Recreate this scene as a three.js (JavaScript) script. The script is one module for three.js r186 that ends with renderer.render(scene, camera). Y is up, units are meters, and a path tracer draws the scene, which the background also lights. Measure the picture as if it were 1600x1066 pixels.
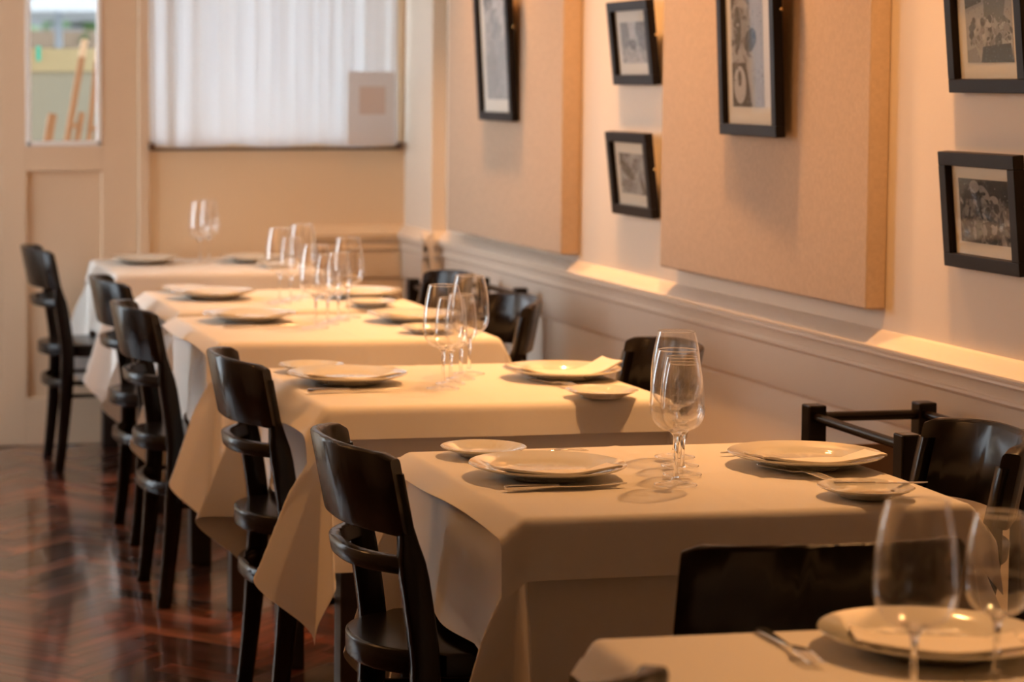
import * as THREE from 'three';
import { RoundedBoxGeometry } from 'three/addons/geometries/RoundedBoxGeometry.js';
import { mergeGeometries, toCreasedNormals } from 'three/addons/utils/BufferGeometryUtils.js';

const scene = new THREE.Scene();
// ---------- camera (room axes: x right, y up, depth d = -z) ----------
const FOCAL = 3750;                                   // pixels in the 1600 x 1066 frame
const camera = new THREE.PerspectiveCamera(THREE.MathUtils.radToDeg(2 * Math.atan(666 / FOCAL)), 2600 / 1332, 0.05, 200);
camera.setViewOffset(2600, 1332, 1000, 266, 1600, 1066);
camera.position.set(0, 1.47, 0);
camera.rotation.set(THREE.MathUtils.degToRad(-4.2357), THREE.MathUtils.degToRad(-9.9818), 0, 'YXZ');
camera.focus = 4.45;
camera.userData.fStop = 2.6;
scene.add(camera);

// ---------- daylight: a bright overcast sky ----------
scene.background = new THREE.Color().setRGB(0.81, 0.90, 1.0);
scene.backgroundIntensity = 6.5;

const renderer = new THREE.WebGLRenderer({ antialias: true });
renderer.toneMapping = THREE.LinearToneMapping;
renderer.toneMappingExposure = 1.15;
renderer.shadowMap.enabled = true;

const LAMP_COLOR = new THREE.Color().setRGB(1.0, 0.475, 0.165);
const LAMP_CANDELA = 12.5;
const LAMPS = [   // x, depth, aim x, aim depth, half cone, candela
  [2.31, 4.78, 2.12, 4.70, 0.82, LAMP_CANDELA], [2.31, 5.95, 2.31, 5.95, 0.78, LAMP_CANDELA], [2.31, 6.95, 2.31, 6.95, 0.78, LAMP_CANDELA], [2.31, 8.15, 2.31, 8.15, 0.78, LAMP_CANDELA],
  [2.29, 3.25, 1.60, 2.15, 0.58, LAMP_CANDELA * 0.9],  // out of view, placed and aimed to light the nearest tabletop
];

// ---------- helpers ----------
let seed = 7;
const rnd = () => { seed = (seed * 1664525 + 1013904223) >>> 0; return seed / 4294967296; };
const V = (x, y, z) => new THREE.Vector3(x, y, z);
const used = new Map();
function numbered(name) { const n = used.get(name) ?? 0; used.set(name, n + 1); return n ? name + '_' + String(n).padStart(3, '0') : name; }
function shade(o) { o.castShadow = true; o.receiveShadow = true; return o; }
function part(name, geo, mat, parent, pos) {
  const m = shade(new THREE.Mesh(geo, mat)); m.name = name; parent.add(m);
  if (pos) m.position.set(...pos);
  return m;
}
function tag(o, label, category, group, kind) {
  o.userData.label = label; if (category) o.userData.category = category; if (group) o.userData.group = group; if (kind) o.userData.kind = kind;
  return o;
}
function thing(name, label, category, group) {
  const o = new THREE.Group(); o.name = numbered(name); scene.add(o); return tag(o, label, category, group);
}
function single(name, geo, mat, label, category, group, kind) {
  const m = shade(new THREE.Mesh(geo, mat)); m.name = numbered(name); scene.add(m); return tag(m, label, category, group, kind);
}
function copyOf(o, label, group) {
  const c = o.clone(); c.name = numbered(o.name.replace(/_\d{3}$/, '')); scene.add(c);
  c.userData = { ...o.userData, label }; if (group) c.userData.group = group;
  return c;
}
function structure(name, geo, mat, label, parent = scene) {
  const m = shade(new THREE.Mesh(geo, mat)); m.name = name; parent.add(m); m.userData.kind = 'structure'; if (label) { m.userData.label = label; m.userData.category = name.split('_')[0]; }
  return m;
}
// uv in metres from the position along the dominant axis of each face
function metreUV(g) {
  const p = g.attributes.position, n = g.attributes.normal, uv = new Float32Array(p.count * 2);
  for (let i = 0; i < p.count; i++) {
    const ax = Math.abs(n.getX(i)), ay = Math.abs(n.getY(i)), az = Math.abs(n.getZ(i));
    let u, v;
    if (ax >= ay && ax >= az) { u = p.getZ(i); v = p.getY(i); } else if (ay >= az) { u = p.getX(i); v = p.getZ(i); } else { u = p.getX(i); v = p.getY(i); }
    uv[2 * i] = u; uv[2 * i + 1] = v;
  }
  g.setAttribute('uv', new THREE.BufferAttribute(uv, 2));
  return g;
}
const strip = (g) => { const h = g.index ? g.toNonIndexed() : g; for (const k of Object.keys(h.attributes)) if (!['position', 'normal', 'uv'].includes(k)) h.deleteAttribute(k); return h; };
const merge = (list) => mergeGeometries(list.map(strip));
// box between two corners in room coordinates (x, y, depth)
function box(x0, x1, y0, y1, d0, d1, r = 0) {
  const w = x1 - x0, h = y1 - y0, d = d1 - d0;
  const g = r ? new RoundedBoxGeometry(w, h, d, 2, r) : new THREE.BoxGeometry(w, h, d);
  g.translate((x0 + x1) / 2, (y0 + y1) / 2, -(d0 + d1) / 2);
  return metreUV(g);
}
function rbox(w, h, d, r, x = 0, y = 0, z = 0) { const g = new RoundedBoxGeometry(w, h, d, 2, r); g.translate(x, y, z); return metreUV(g); }
// skin over rings of points
function loft(rings, crease = 0.7, caps = true) {
  const m = rings[0].length, pos = [], uv = [], idx = [];
  let run = 0;
  rings.forEach((ring, i) => {
    if (i) run += ring[0].distanceTo(rings[i - 1][0]);
    let around = 0;
    ring.forEach((p, j) => { if (j) around += p.distanceTo(ring[j - 1]); pos.push(p.x, p.y, p.z); uv.push(run, around); });
  });
  for (let i = 0; i + 1 < rings.length; i++) for (let j = 0; j < m; j++) {
    const a = i * m + j, b = i * m + (j + 1) % m, c = a + m, d = b + m;
    idx.push(a, b, d, a, d, c);
  }
  if (caps) for (const [k, flip] of [[0, true], [rings.length - 1, false]]) {
    const c = new THREE.Vector3(); rings[k].forEach((p) => c.add(p)); c.multiplyScalar(1 / m);
    pos.push(c.x, c.y, c.z); uv.push(0, 0); const ci = pos.length / 3 - 1;
    for (let j = 0; j < m; j++) { const a = k * m + j, b = k * m + (j + 1) % m; flip ? idx.push(ci, b, a) : idx.push(ci, a, b); }
  }
  const g = new THREE.BufferGeometry();
  g.setAttribute('position', new THREE.Float32BufferAttribute(pos, 3)); g.setAttribute('uv', new THREE.Float32BufferAttribute(uv, 2)); g.setIndex(idx);
  g.computeVertexNormals();
  return toCreasedNormals(g, crease);
}
// rounded rectangle of size a x b, as [s, t] pairs
function roundRect(a, b, r, n = 3) {
  const out = [];
  for (const [sx, sy, a0] of [[1, 1, 0], [-1, 1, 90], [-1, -1, 180], [1, -1, 270]]) for (let i = 0; i <= n; i++) {
    const t = THREE.MathUtils.degToRad(a0 + 90 * i / n);
    out.push([sx * (a / 2 - r) + r * Math.cos(t), sy * (b / 2 - r) + r * Math.sin(t)]);
  }
  return out;
}
function tubeBetween(points, radius, seg = 10, n = 24) { return new THREE.TubeGeometry(new THREE.CatmullRomCurve3(points), n, radius, seg, false); }
const lathe0 = (pts, y) => { const g = new THREE.LatheGeometry(pts.map(([a, b]) => new THREE.Vector2(a, b)), 28); g.translate(0, y, 0); return g; };
const lerp = THREE.MathUtils.lerp, smooth = THREE.MathUtils.smoothstep;

// ---------- noise textures ----------
function hash(x, y, s) { let h = (Math.imul(x, 374761393) + Math.imul(y, 668265263) + Math.imul(s, 974634791)) | 0; h = Math.imul(h ^ (h >>> 13), 1274126177); return ((h ^ (h >>> 16)) >>> 0) / 4294967296; }
function tileNoise(x, y, per, s) {
  const xi = Math.floor(x), yi = Math.floor(y), fx = x - xi, fy = y - yi, w = (t) => t * t * (3 - 2 * t), m = (a) => ((a % per) + per) % per;
  return lerp(lerp(hash(m(xi), m(yi), s), hash(m(xi + 1), m(yi), s), w(fx)), lerp(hash(m(xi), m(yi + 1), s), hash(m(xi + 1), m(yi + 1), s), w(fx)), w(fy));
}
function makeTexture(size, f, color, repeat = 1) {
  const data = new Uint8Array(size * size * 4);
  for (let y = 0; y < size; y++) for (let x = 0; x < size; x++) {
    const c = f(x / size, y / size), i = 4 * (y * size + x);
    for (let k = 0; k < 3; k++) data[i + k] = Math.max(0, Math.min(255, Math.round(255 * (c.length ? c[k] : c))));
    data[i + 3] = 255;
  }
  const t = new THREE.DataTexture(data, size, size);
  t.wrapS = t.wrapT = THREE.RepeatWrapping; t.magFilter = THREE.LinearFilter; t.minFilter = THREE.LinearMipmapLinearFilter; t.generateMipmaps = true;
  if (color) t.colorSpace = THREE.SRGBColorSpace;
  t.repeat.set(repeat, repeat); t.needsUpdate = true;
  return t;
}
const fbm = (u, v, base, oct, s) => { let a = 0, w = 0.5, tot = 0; for (let o = 0; o < oct; o++) { const p = base << o; a += w * tileNoise(u * p, v * p, p, s + o); tot += w; w *= 0.55; } return a / tot; };
const linenBump = makeTexture(512, (u, v) => 0.5 + 0.22 * Math.sin(u * 2 * Math.PI * 128) * Math.sin(v * 2 * Math.PI * 128) + 0.5 * (fbm(u, v, 8, 5, 3) - 0.5), false, 4);
const plasterBump = makeTexture(512, (u, v) => fbm(u, v, 16, 5, 11), false, 1.6);
const fabricBump = makeTexture(512, (u, v) => 0.5 * fbm(u, v, 64, 3, 21) + 0.5 * fbm(v, u, 24, 4, 25), false, 2.2);
const fabricTone = makeTexture(512, (u, v) => { const a = 0.93 + 0.09 * (fbm(u, v, 48, 4, 31) - 0.5); return [a, a, a]; }, true, 2.2);
const grainMap = makeTexture(512, (u, v) => {
  const a = 0.62 + 0.5 * (fbm(u * 0.25, v, 16, 4, 41) - 0.5) + 0.28 * (tileNoise(u * 6, v * 120, 120, 44) - 0.5) + 0.22 * (tileNoise(u * 12, v * 60, 60, 47) - 0.5);
  return [a, a * 0.97, a * 0.94];
}, true);
const grainBump = makeTexture(256, (u, v) => 0.5 + 0.5 * (tileNoise(u * 4, v * 64, 64, 51) - 0.5) + 0.3 * (fbm(u, v, 4, 3, 54) - 0.5), false, 2);

// ---------- materials ----------
const std = (p) => new THREE.MeshStandardMaterial(p), phys = (p) => new THREE.MeshPhysicalMaterial(p);
const rgb = (r, g, b) => new THREE.Color().setRGB(r, g, b);
const M = {
  wall: std({ color: rgb(0.78, 0.685, 0.57), roughness: 0.55, bumpMap: plasterBump, bumpScale: 0.0006 }),
  backWall: std({ color: rgb(0.84, 0.64, 0.42), roughness: 0.5, bumpMap: plasterBump, bumpScale: 0.0006 }),
  trim: std({ color: rgb(0.77, 0.68, 0.58), roughness: 0.3, bumpMap: plasterBump, bumpScale: 0.0003 }),
  door: std({ color: rgb(0.76, 0.575, 0.40), roughness: 0.4, bumpMap: plasterBump, bumpScale: 0.0004 }),
  bead: std({ color: rgb(0.85, 0.83, 0.80), roughness: 0.4 }),
  ceiling: std({ color: rgb(0.80, 0.76, 0.68), roughness: 0.9 }),
  panel: std({ color: rgb(0.61, 0.465, 0.34), roughness: 0.8, map: fabricTone, bumpMap: fabricBump, bumpScale: 0.00035 }),
  wood: phys({ color: rgb(0.007, 0.004, 0.0035), roughness: 0.25, specularIntensity: 0.55 }),
  tableWood: std({ color: rgb(0.014, 0.007, 0.005), roughness: 0.4 }),
  cloth: std({ color: rgb(0.77, 0.735, 0.69), roughness: 0.85, bumpMap: linenBump, bumpScale: 0.0004, side: THREE.DoubleSide }),
  napkin: std({ color: rgb(0.86, 0.80, 0.72), roughness: 0.85, bumpMap: linenBump, bumpScale: 0.0005, side: THREE.DoubleSide }),
  china: phys({ color: rgb(0.76, 0.74, 0.66), roughness: 0.12, clearcoat: 1, clearcoatRoughness: 0.03 }),
  steel: std({ color: rgb(0.72, 0.70, 0.67), roughness: 0.2, metalness: 1 }),
  bowlGlass: phys({ color: rgb(1, 1, 1), roughness: 0, transmission: 1, thickness: 0, ior: 1.72 }),
  stemGlass: phys({ color: rgb(1, 1, 1), roughness: 0, transmission: 1, thickness: 0.01, ior: 1.5 }),
  pane: phys({ color: rgb(0.96, 0.98, 0.97), roughness: 0, transmission: 1, thickness: 0, ior: 1.5 }),
  frame: phys({ color: rgb(0.010, 0.007, 0.007), roughness: 0.42, specularIntensity: 0.35 }),
  mat: std({ color: rgb(0.72, 0.66, 0.58), roughness: 0.9 }),
  brass: std({ color: rgb(0.85, 0.62, 0.30), roughness: 0.25, metalness: 1 }),
  lampBody: std({ color: rgb(0.6, 0.58, 0.55), roughness: 0.4, metalness: 0.6 }),
  lampGlow: std({ color: rgb(0.9, 0.8, 0.6), emissive: LAMP_COLOR, emissiveIntensity: 4 }),
  globe: std({ color: rgb(0.9, 0.85, 0.75), emissive: LAMP_COLOR, emissiveIntensity: 1.0 }),  // glow of the added fill light over the aisle
  curtain: phys({ color: rgb(0.90, 0.91, 0.94), roughness: 1, transmission: 0.5, thickness: 0, side: THREE.DoubleSide }),
  rod: std({ color: rgb(0.10, 0.045, 0.02), roughness: 0.4 }),
  paper: phys({ color: rgb(0.86, 0.82, 0.80), roughness: 1, transmission: 0.5, thickness: 0 }),
  menuPrint: std({ color: rgb(0.72, 0.60, 0.54), roughness: 0.9 }),
  standPanel: std({ color: rgb(0.17, 0.10, 0.06), roughness: 0.5 }),
  threshold: std({ color: rgb(0.03, 0.015, 0.01), roughness: 0.5 }),
};
const plankTints = [[0.32, 0.09, 0.046], [0.18, 0.052, 0.034], [0.43, 0.145, 0.072], [0.10, 0.036, 0.030], [0.27, 0.07, 0.034], [0.36, 0.125, 0.078]]
  .map(([r, g, b], i) => phys({ color: rgb(r, g, b), roughness: 0.26 + 0.02 * (i % 3), map: grainMap, bumpMap: grainBump, bumpScale: 0.00025, clearcoat: 0.8, clearcoatRoughness: 0.09 }));

// =====================================================================
// THE ROOM
// =====================================================================
const WALL_X = 2.61, BACK = 9.5, LEFT_X = -1.3, REAR = -5.0, CEIL = 2.75;

// floor with herringbone parquet
const floor = structure('floor', box(LEFT_X - 0.1, WALL_X + 0.1, -0.12, -0.012, REAR - 0.1, BACK + 0.05), M.threshold, 'dark red-brown herringbone parquet floor, glossy');
{
  const L = 0.32, W = 0.08, n = 4, gap = 0.0004, t = 0.012, bev = 0.0005;
  const plankGeo = (uo, vo) => {
    const a = L / 2 - gap / 2, b = W / 2 - gap / 2, pos = [], uv = [], idx = [];
    const levels = [[a, b, -t], [a, b, -bev], [a - bev, b - bev, 0]];
    for (const [p, q, y] of levels) for (const [sx, sz] of [[-1, 1], [1, 1], [1, -1], [-1, -1]]) { pos.push(sx * p, y, sz * q); uv.push(uo + sx * p, vo + sz * q); }
    for (let k = 0; k < 2; k++) for (let j = 0; j < 4; j++) { const A = 4 * k + j, B = 4 * k + (j + 1) % 4; idx.push(A, B, B + 4, A, B + 4, A + 4); }
    idx.push(8, 9, 10, 8, 10, 11);
    const g = new THREE.BufferGeometry();
    g.setAttribute('position', new THREE.Float32BufferAttribute(pos, 3)); g.setAttribute('uv', new THREE.Float32BufferAttribute(uv, 2)); g.setIndex(idx);
    const h = g.toNonIndexed(); h.computeVertexNormals(); return h;
  };
  const variants = Array.from({ length: 8 }, () => plankGeo(rnd() * 2, rnd() * 2));
  const c45 = Math.SQRT1_2, planks = [];
  // unit layout: staircase of n x 1 planks, then a turn of 45 degrees so that the zigzag runs away from the viewer
  for (let k = -300; k <= 300; k++) for (let m = -40; m <= 40; m++) for (const v of [0, 1]) {
    const u0 = v ? k + n + 2 * n * m + 0.5 : k + 2 * n * m + n / 2, w0 = v ? k - n + 1 + n / 2 : k + 0.5;
    const px = (u0 - w0) * c45 * W + 0.98, pd = (u0 + w0) * c45 * W + 4.0;
    if (px < LEFT_X - 0.05 || px > WALL_X + 0.05 || pd < REAR - 0.05 || pd > BACK + 0.04) continue;
    planks.push({ x: px, d: pd, turn: v ? -Math.PI / 4 + Math.PI / 2 : -Math.PI / 4 + Math.PI, g: Math.floor(rnd() * 8), m: Math.floor(rnd() * 6) });
  }
  // the direction (1,1) of the layout is depth: u runs to the right and away, w to the left and away
  const inView = (p) => p.d > 5.5 && p.x > 0.40 + (p.d - 5.5) * 0.07 && p.x < 1.50 + 0.02 * (p.d - 5.5) && p.d < 9.5;
  const shown = planks.filter(inView).sort((a, b) => a.x - b.x).slice(0, 300), rest = new Set(planks); shown.forEach((p) => rest.delete(p));
  for (const p of shown) { const k = part('plank', variants[p.g], plankTints[p.m], floor, [p.x, 0, -p.d]); k.rotation.y = p.turn; }
  plankTints.forEach((mat, i) => {
    const list = [...rest].filter((p) => p.m === i).map((p) => { const g = variants[p.g].clone(); g.rotateY(p.turn); g.translate(p.x, 0, -p.d); return g; });
    const s = part('parquet_planks', mergeGeometries(list), mat, floor); s.userData.kind = 'stuff';
  });
}

structure('ceiling', box(LEFT_X - 0.1, WALL_X + 0.1, CEIL, CEIL + 0.12, REAR - 0.1, BACK + 0.12), M.ceiling, 'plain pale ceiling above the dining room');
structure('wall_left', merge([box(LEFT_X - 0.15, LEFT_X, 0, CEIL, REAR, 7.95), box(LEFT_X - 0.15, LEFT_X, 0, 0.3, 7.95, 9.45), box(LEFT_X - 0.15, LEFT_X, 2.65, CEIL, 7.95, 9.45), box(LEFT_X - 0.15, LEFT_X, 0, CEIL, 9.45, BACK + 0.12)]), M.wall, 'cream plaster wall opposite the pictures');
structure('wall_rear', box(LEFT_X - 0.15, WALL_X + 0.2, 0, CEIL, REAR - 0.15, REAR), M.wall, 'cream plaster wall behind the viewer');
structure('wall_right', box(WALL_X, WALL_X + 0.2, 0, CEIL, REAR, BACK + 0.12), M.wall, 'cream plaster wall with pictures and fabric panels');
// pier at the far end of the right wall
structure('wall_pier', box(2.552, WALL_X, 0, CEIL, 9.09, BACK, 0.004), M.wall, 'cream wall pier in the corner beside the window');

// dado: a moulded profile swept along the wall; (out, height)
const dadoProfile = [[0, 0.872], [0.010, 0.868], [0.036, 0.842], [0.040, 0.838], [0.040, 0.833], [0.033, 0.830], [0.033, 0.827], [0.037, 0.824], [0.038, 0.819], [0.034, 0.815], [0.022, 0.811], [0.020, 0.80], [0.020, 0.787], [0.025, 0.783], [0.026, 0.777], [0.022, 0.772], [0.014, 0.768], [0.014, 0.668], [0.0125, 0.662], [0.005, 0.656], [0, 0.650]];
function sweepDado(from, to, out) {   // from/to are [x, d] on the wall face, out the unit vector into the room
  const rings = [from, to].map(([x, d]) => dadoProfile.map(([o, h]) => V(x + out[0] * o, h, -(d + out[1] * o))));
  const g = loft(rings, 0.5, true); return metreUV(g);
}
structure('trim_1', sweepDado([WALL_X, REAR], [WALL_X, 9.09], [-1, 0]), M.trim, 'cream moulded dado rail along the picture wall');
structure('trim_2', merge([sweepDado([2.552, 9.052], [2.552, BACK], [-1, 0]), sweepDado([WALL_X, 9.09], [2.512, 9.09], [0, -1])]), M.trim, 'cream moulded dado rail wrapping the corner pier');
structure('trim_3', sweepDado([2.17, BACK], [2.552, BACK], [0, -1]), M.backWall, 'moulded dado rail on the ochre wall under the window');
structure('baseboard_right', box(WALL_X - 0.018, WALL_X, 0, 0.14, REAR, 9.09, 0.004), M.trim, 'cream baseboard along the picture wall');

// back wall: openings for two door leaves, the and the curtained window
structure('wall_back', merge([
  box(LEFT_X - 0.1, WALL_X + 0.2, 2.35, CEIL, BACK, BACK + 0.12),
  box(1.495, WALL_X + 0.2, 0, 1.19, BACK, BACK + 0.12),
  box(2.533, WALL_X + 0.2, 1.19, 2.35, BACK, BACK + 0.12),
  box(LEFT_X - 0.1, 0.335, 0, 2.35, BACK, BACK + 0.12),
]), M.backWall, 'ochre cream wall with the door and curtained window');
structure('trim_4', box(1.455, 1.497, 0, 2.35, BACK - 0.018, BACK + 0.12, 0.004), M.door, 'narrow upright post between door and window');

// glazed door leaf
function doorLeaf(name, x0, x1, label) {
  const o = new THREE.Group(); o.name = name; scene.add(o); o.userData = { kind: 'structure', label, category: 'door' };
  const w = x1 - x0, ga = x0 + w * 0.185, gb = x0 + w * 0.735, d0 = BACK + 0.012, d1 = BACK + 0.056, top = 2.33;
  part('stile', box(x0, ga, 0.002, top, d0, d1, 0.003), M.door, o);
  part('stile', box(gb, x1, 0.002, top, d0, d1, 0.003), M.door, o);
  part('rail', box(ga, gb, 0.002, 0.192, d0, d1, 0.002), M.door, o);
  part('rail', box(ga, gb, 1.101, 1.201, d0, d1, 0.002), M.door, o);
  part('rail', box(ga, gb, 2.15, top, d0, d1, 0.002), M.door, o);
  part('lower_panel', box(ga, gb, 0.192, 1.101, d0 + 0.016, d1 - 0.012), M.door, o);
  const bw = 0.020;
  const bead = part('glazing_bead', merge([box(ga - 0.001, ga + bw, 1.2, 2.15, d0 - 0.004, d0 + 0.012, 0.003), box(gb - bw, gb + 0.001, 1.2, 2.15, d0 - 0.004, d0 + 0.012, 0.003),
    box(ga, gb, 1.2, 1.2 + bw, d0 - 0.004, d0 + 0.012, 0.003), box(ga, gb, 2.15 - bw, 2.15, d0 - 0.004, d0 + 0.012, 0.003)]), M.bead, o);
  bead.userData.label = 'white glazing bead';
  const g = new THREE.PlaneGeometry(gb - ga, 0.95); g.translate((ga + gb) / 2, 1.675, -(d0 + 0.022));
  part('pane', g, M.pane, o);
  return o;
}
doorLeaf('door_1', 0.903, 1.454, 'tan panelled door with a tall glass pane');
doorLeaf('door_2', 0.345, 0.9025, 'tan glazed door leaf further from the tables');
structure('trim_5', box(0.335, 1.455, -0.012, 0.022, BACK + 0.058, BACK + 0.12), M.threshold, 'dark threshold under the door');

// curtained window
{
  const o = new THREE.Group(); o.name = 'window_1'; scene.add(o); o.userData = { kind: 'structure', label: 'window behind the white sheer curtain', category: 'window' };
  const x0 = 1.497, x1 = 2.533, y0 = 1.19, y1 = 2.35, d0 = BACK + 0.03, d1 = BACK + 0.075, f = 0.035;
  part('window_frame', merge([box(x0, x0 + f, y0, y1, d0, d1, 0.003), box(x1 - f, x1, y0, y1, d0, d1, 0.003), box(x0, x1, y0, y0 + f, d0, d1, 0.003), box(x0, x1, y1 - f, y1, d0, d1, 0.003)]), M.backWall, o);
  const g = new THREE.PlaneGeometry(x1 - x0 - 2 * f, y1 - y0 - 2 * f); g.translate((x0 + x1) / 2, (y0 + y1) / 2, -(BACK + 0.055));
  part('pane', g, M.pane, o);
}
// unseen side window, placed to bring daylight to the aisle side of the cloths
{
  const o = new THREE.Group(); o.name = 'window_2'; scene.add(o); o.userData = { kind: 'structure', label: 'tall side window out of view across the aisle, lighting the cloths and far wall', category: 'window' };
  const d0 = 7.95, d1 = 9.45, y0 = 0.3, y1 = 2.65, f = 0.045, xa = LEFT_X - 0.1, xb = LEFT_X - 0.05;
  part('window_frame', merge([box(xa, xb, y0, y1, d0, d0 + f), box(xa, xb, y0, y1, d1 - f, d1), box(xa, xb, y0, y1, 8.678, 8.722), box(xa, xb, y0, y0 + f, d0, d1), box(xa, xb, y1 - f, y1, d0, d1)]), M.door, o);
  for (const [a, b] of [[d0 + f, 8.678], [8.722, d1 - f]]) { const g = new THREE.PlaneGeometry(b - a, y1 - y0 - 2 * f); g.rotateY(Math.PI / 2); g.translate((xa + xb) / 2, (y0 + y1) / 2, -(a + b) / 2); part('pane', g, M.pane, o); }
}
// sheer curtain, its rod, and the menu card behind it
{
  const nx = 150, ny = 40, pos = [], uv = [], idx = [], x0 = 1.492, x1 = 2.512, y0 = 1.205, y1 = 2.33;
  for (let j = 0; j <= ny; j++) for (let i = 0; i <= nx; i++) {
    const s = i / nx, t = j / ny, x = lerp(x0, x1, s);
    const wave = 0.019 * Math.sin(s * 58 + 1.5 * Math.sin(s * 9)) + 0.009 * Math.sin(s * 23 + 0.8) * (1 - 0.3 * t) + 0.004 * Math.sin(s * 131);
    const pull = 0.02 * Math.exp(-t * 6) * Math.sin(s * 17 + 2);
    pos.push(x + pull * 0.4, lerp(y0 - 0.012 * Math.abs(Math.sin(s * 9.5)), y1, t), -(BACK - 0.034 + wave * (0.4 + 0.6 * Math.min(1, t * 3)) + pull * 0.3)); uv.push(x, t);
  }
  for (let j = 0; j < ny; j++) for (let i = 0; i < nx; i++) { const a = j * (nx + 1) + i; idx.push(a, a + 1, a + nx + 2, a, a + nx + 2, a + nx + 1); }
  const g = new THREE.BufferGeometry(); g.setAttribute('position', new THREE.Float32BufferAttribute(pos, 3)); g.setAttribute('uv', new THREE.Float32BufferAttribute(uv, 2)); g.setIndex(idx); g.computeVertexNormals();
  single('sheer_curtain', g, M.curtain, 'white sheer curtain gathered across the window', 'curtain');
  const rod = new THREE.CylinderGeometry(0.006, 0.006, 1.03, 10); rod.rotateZ(Math.PI / 2); rod.translate(2.012, 1.186, -(BACK - 0.034));
  const r = thing('curtain_rod', 'thin dark rod along the bottom of the sheer curtain', 'curtain rod');
  part('rod', rod, M.rod, r);
  for (const x of [1.503, 2.525]) part('bracket', box(x - 0.011, x + 0.011, 1.185, 1.21, BACK - 0.044, BACK - 0.001, 0.002), M.rod, r);
  const m = thing('menu_card', 'pale printed menu card hung in front of the sheer curtain', 'menu');
  part('card', box(2.295, 2.492, 1.20, 1.497, BACK - 0.078, BACK - 0.074), M.paper, m);
  part('print', box(2.343, 2.450, 1.325, 1.437, BACK - 0.0795, BACK - 0.0778), M.menuPrint, m);
}

// fabric wrapped panels on the right wall
function wallPanel(d0, d1, y0, thick, label) {
  const o = thing('fabric_wall_panel', label, 'wall panel', 'fabric panels on the picture wall');
  part('face', box(WALL_X - thick, WALL_X - 0.0005, y0, 2.62, d0, d1, 0.006), M.panel, o);
  return o;
}
wallPanel(7.50, 8.84, 0.893, 0.066, 'tall cream fabric wall panel near the window, holding one narrow picture');
wallPanel(5.31, 6.65, 0.921, 0.052, 'tall textured cream fabric wall panel in the middle of the wall');

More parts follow.
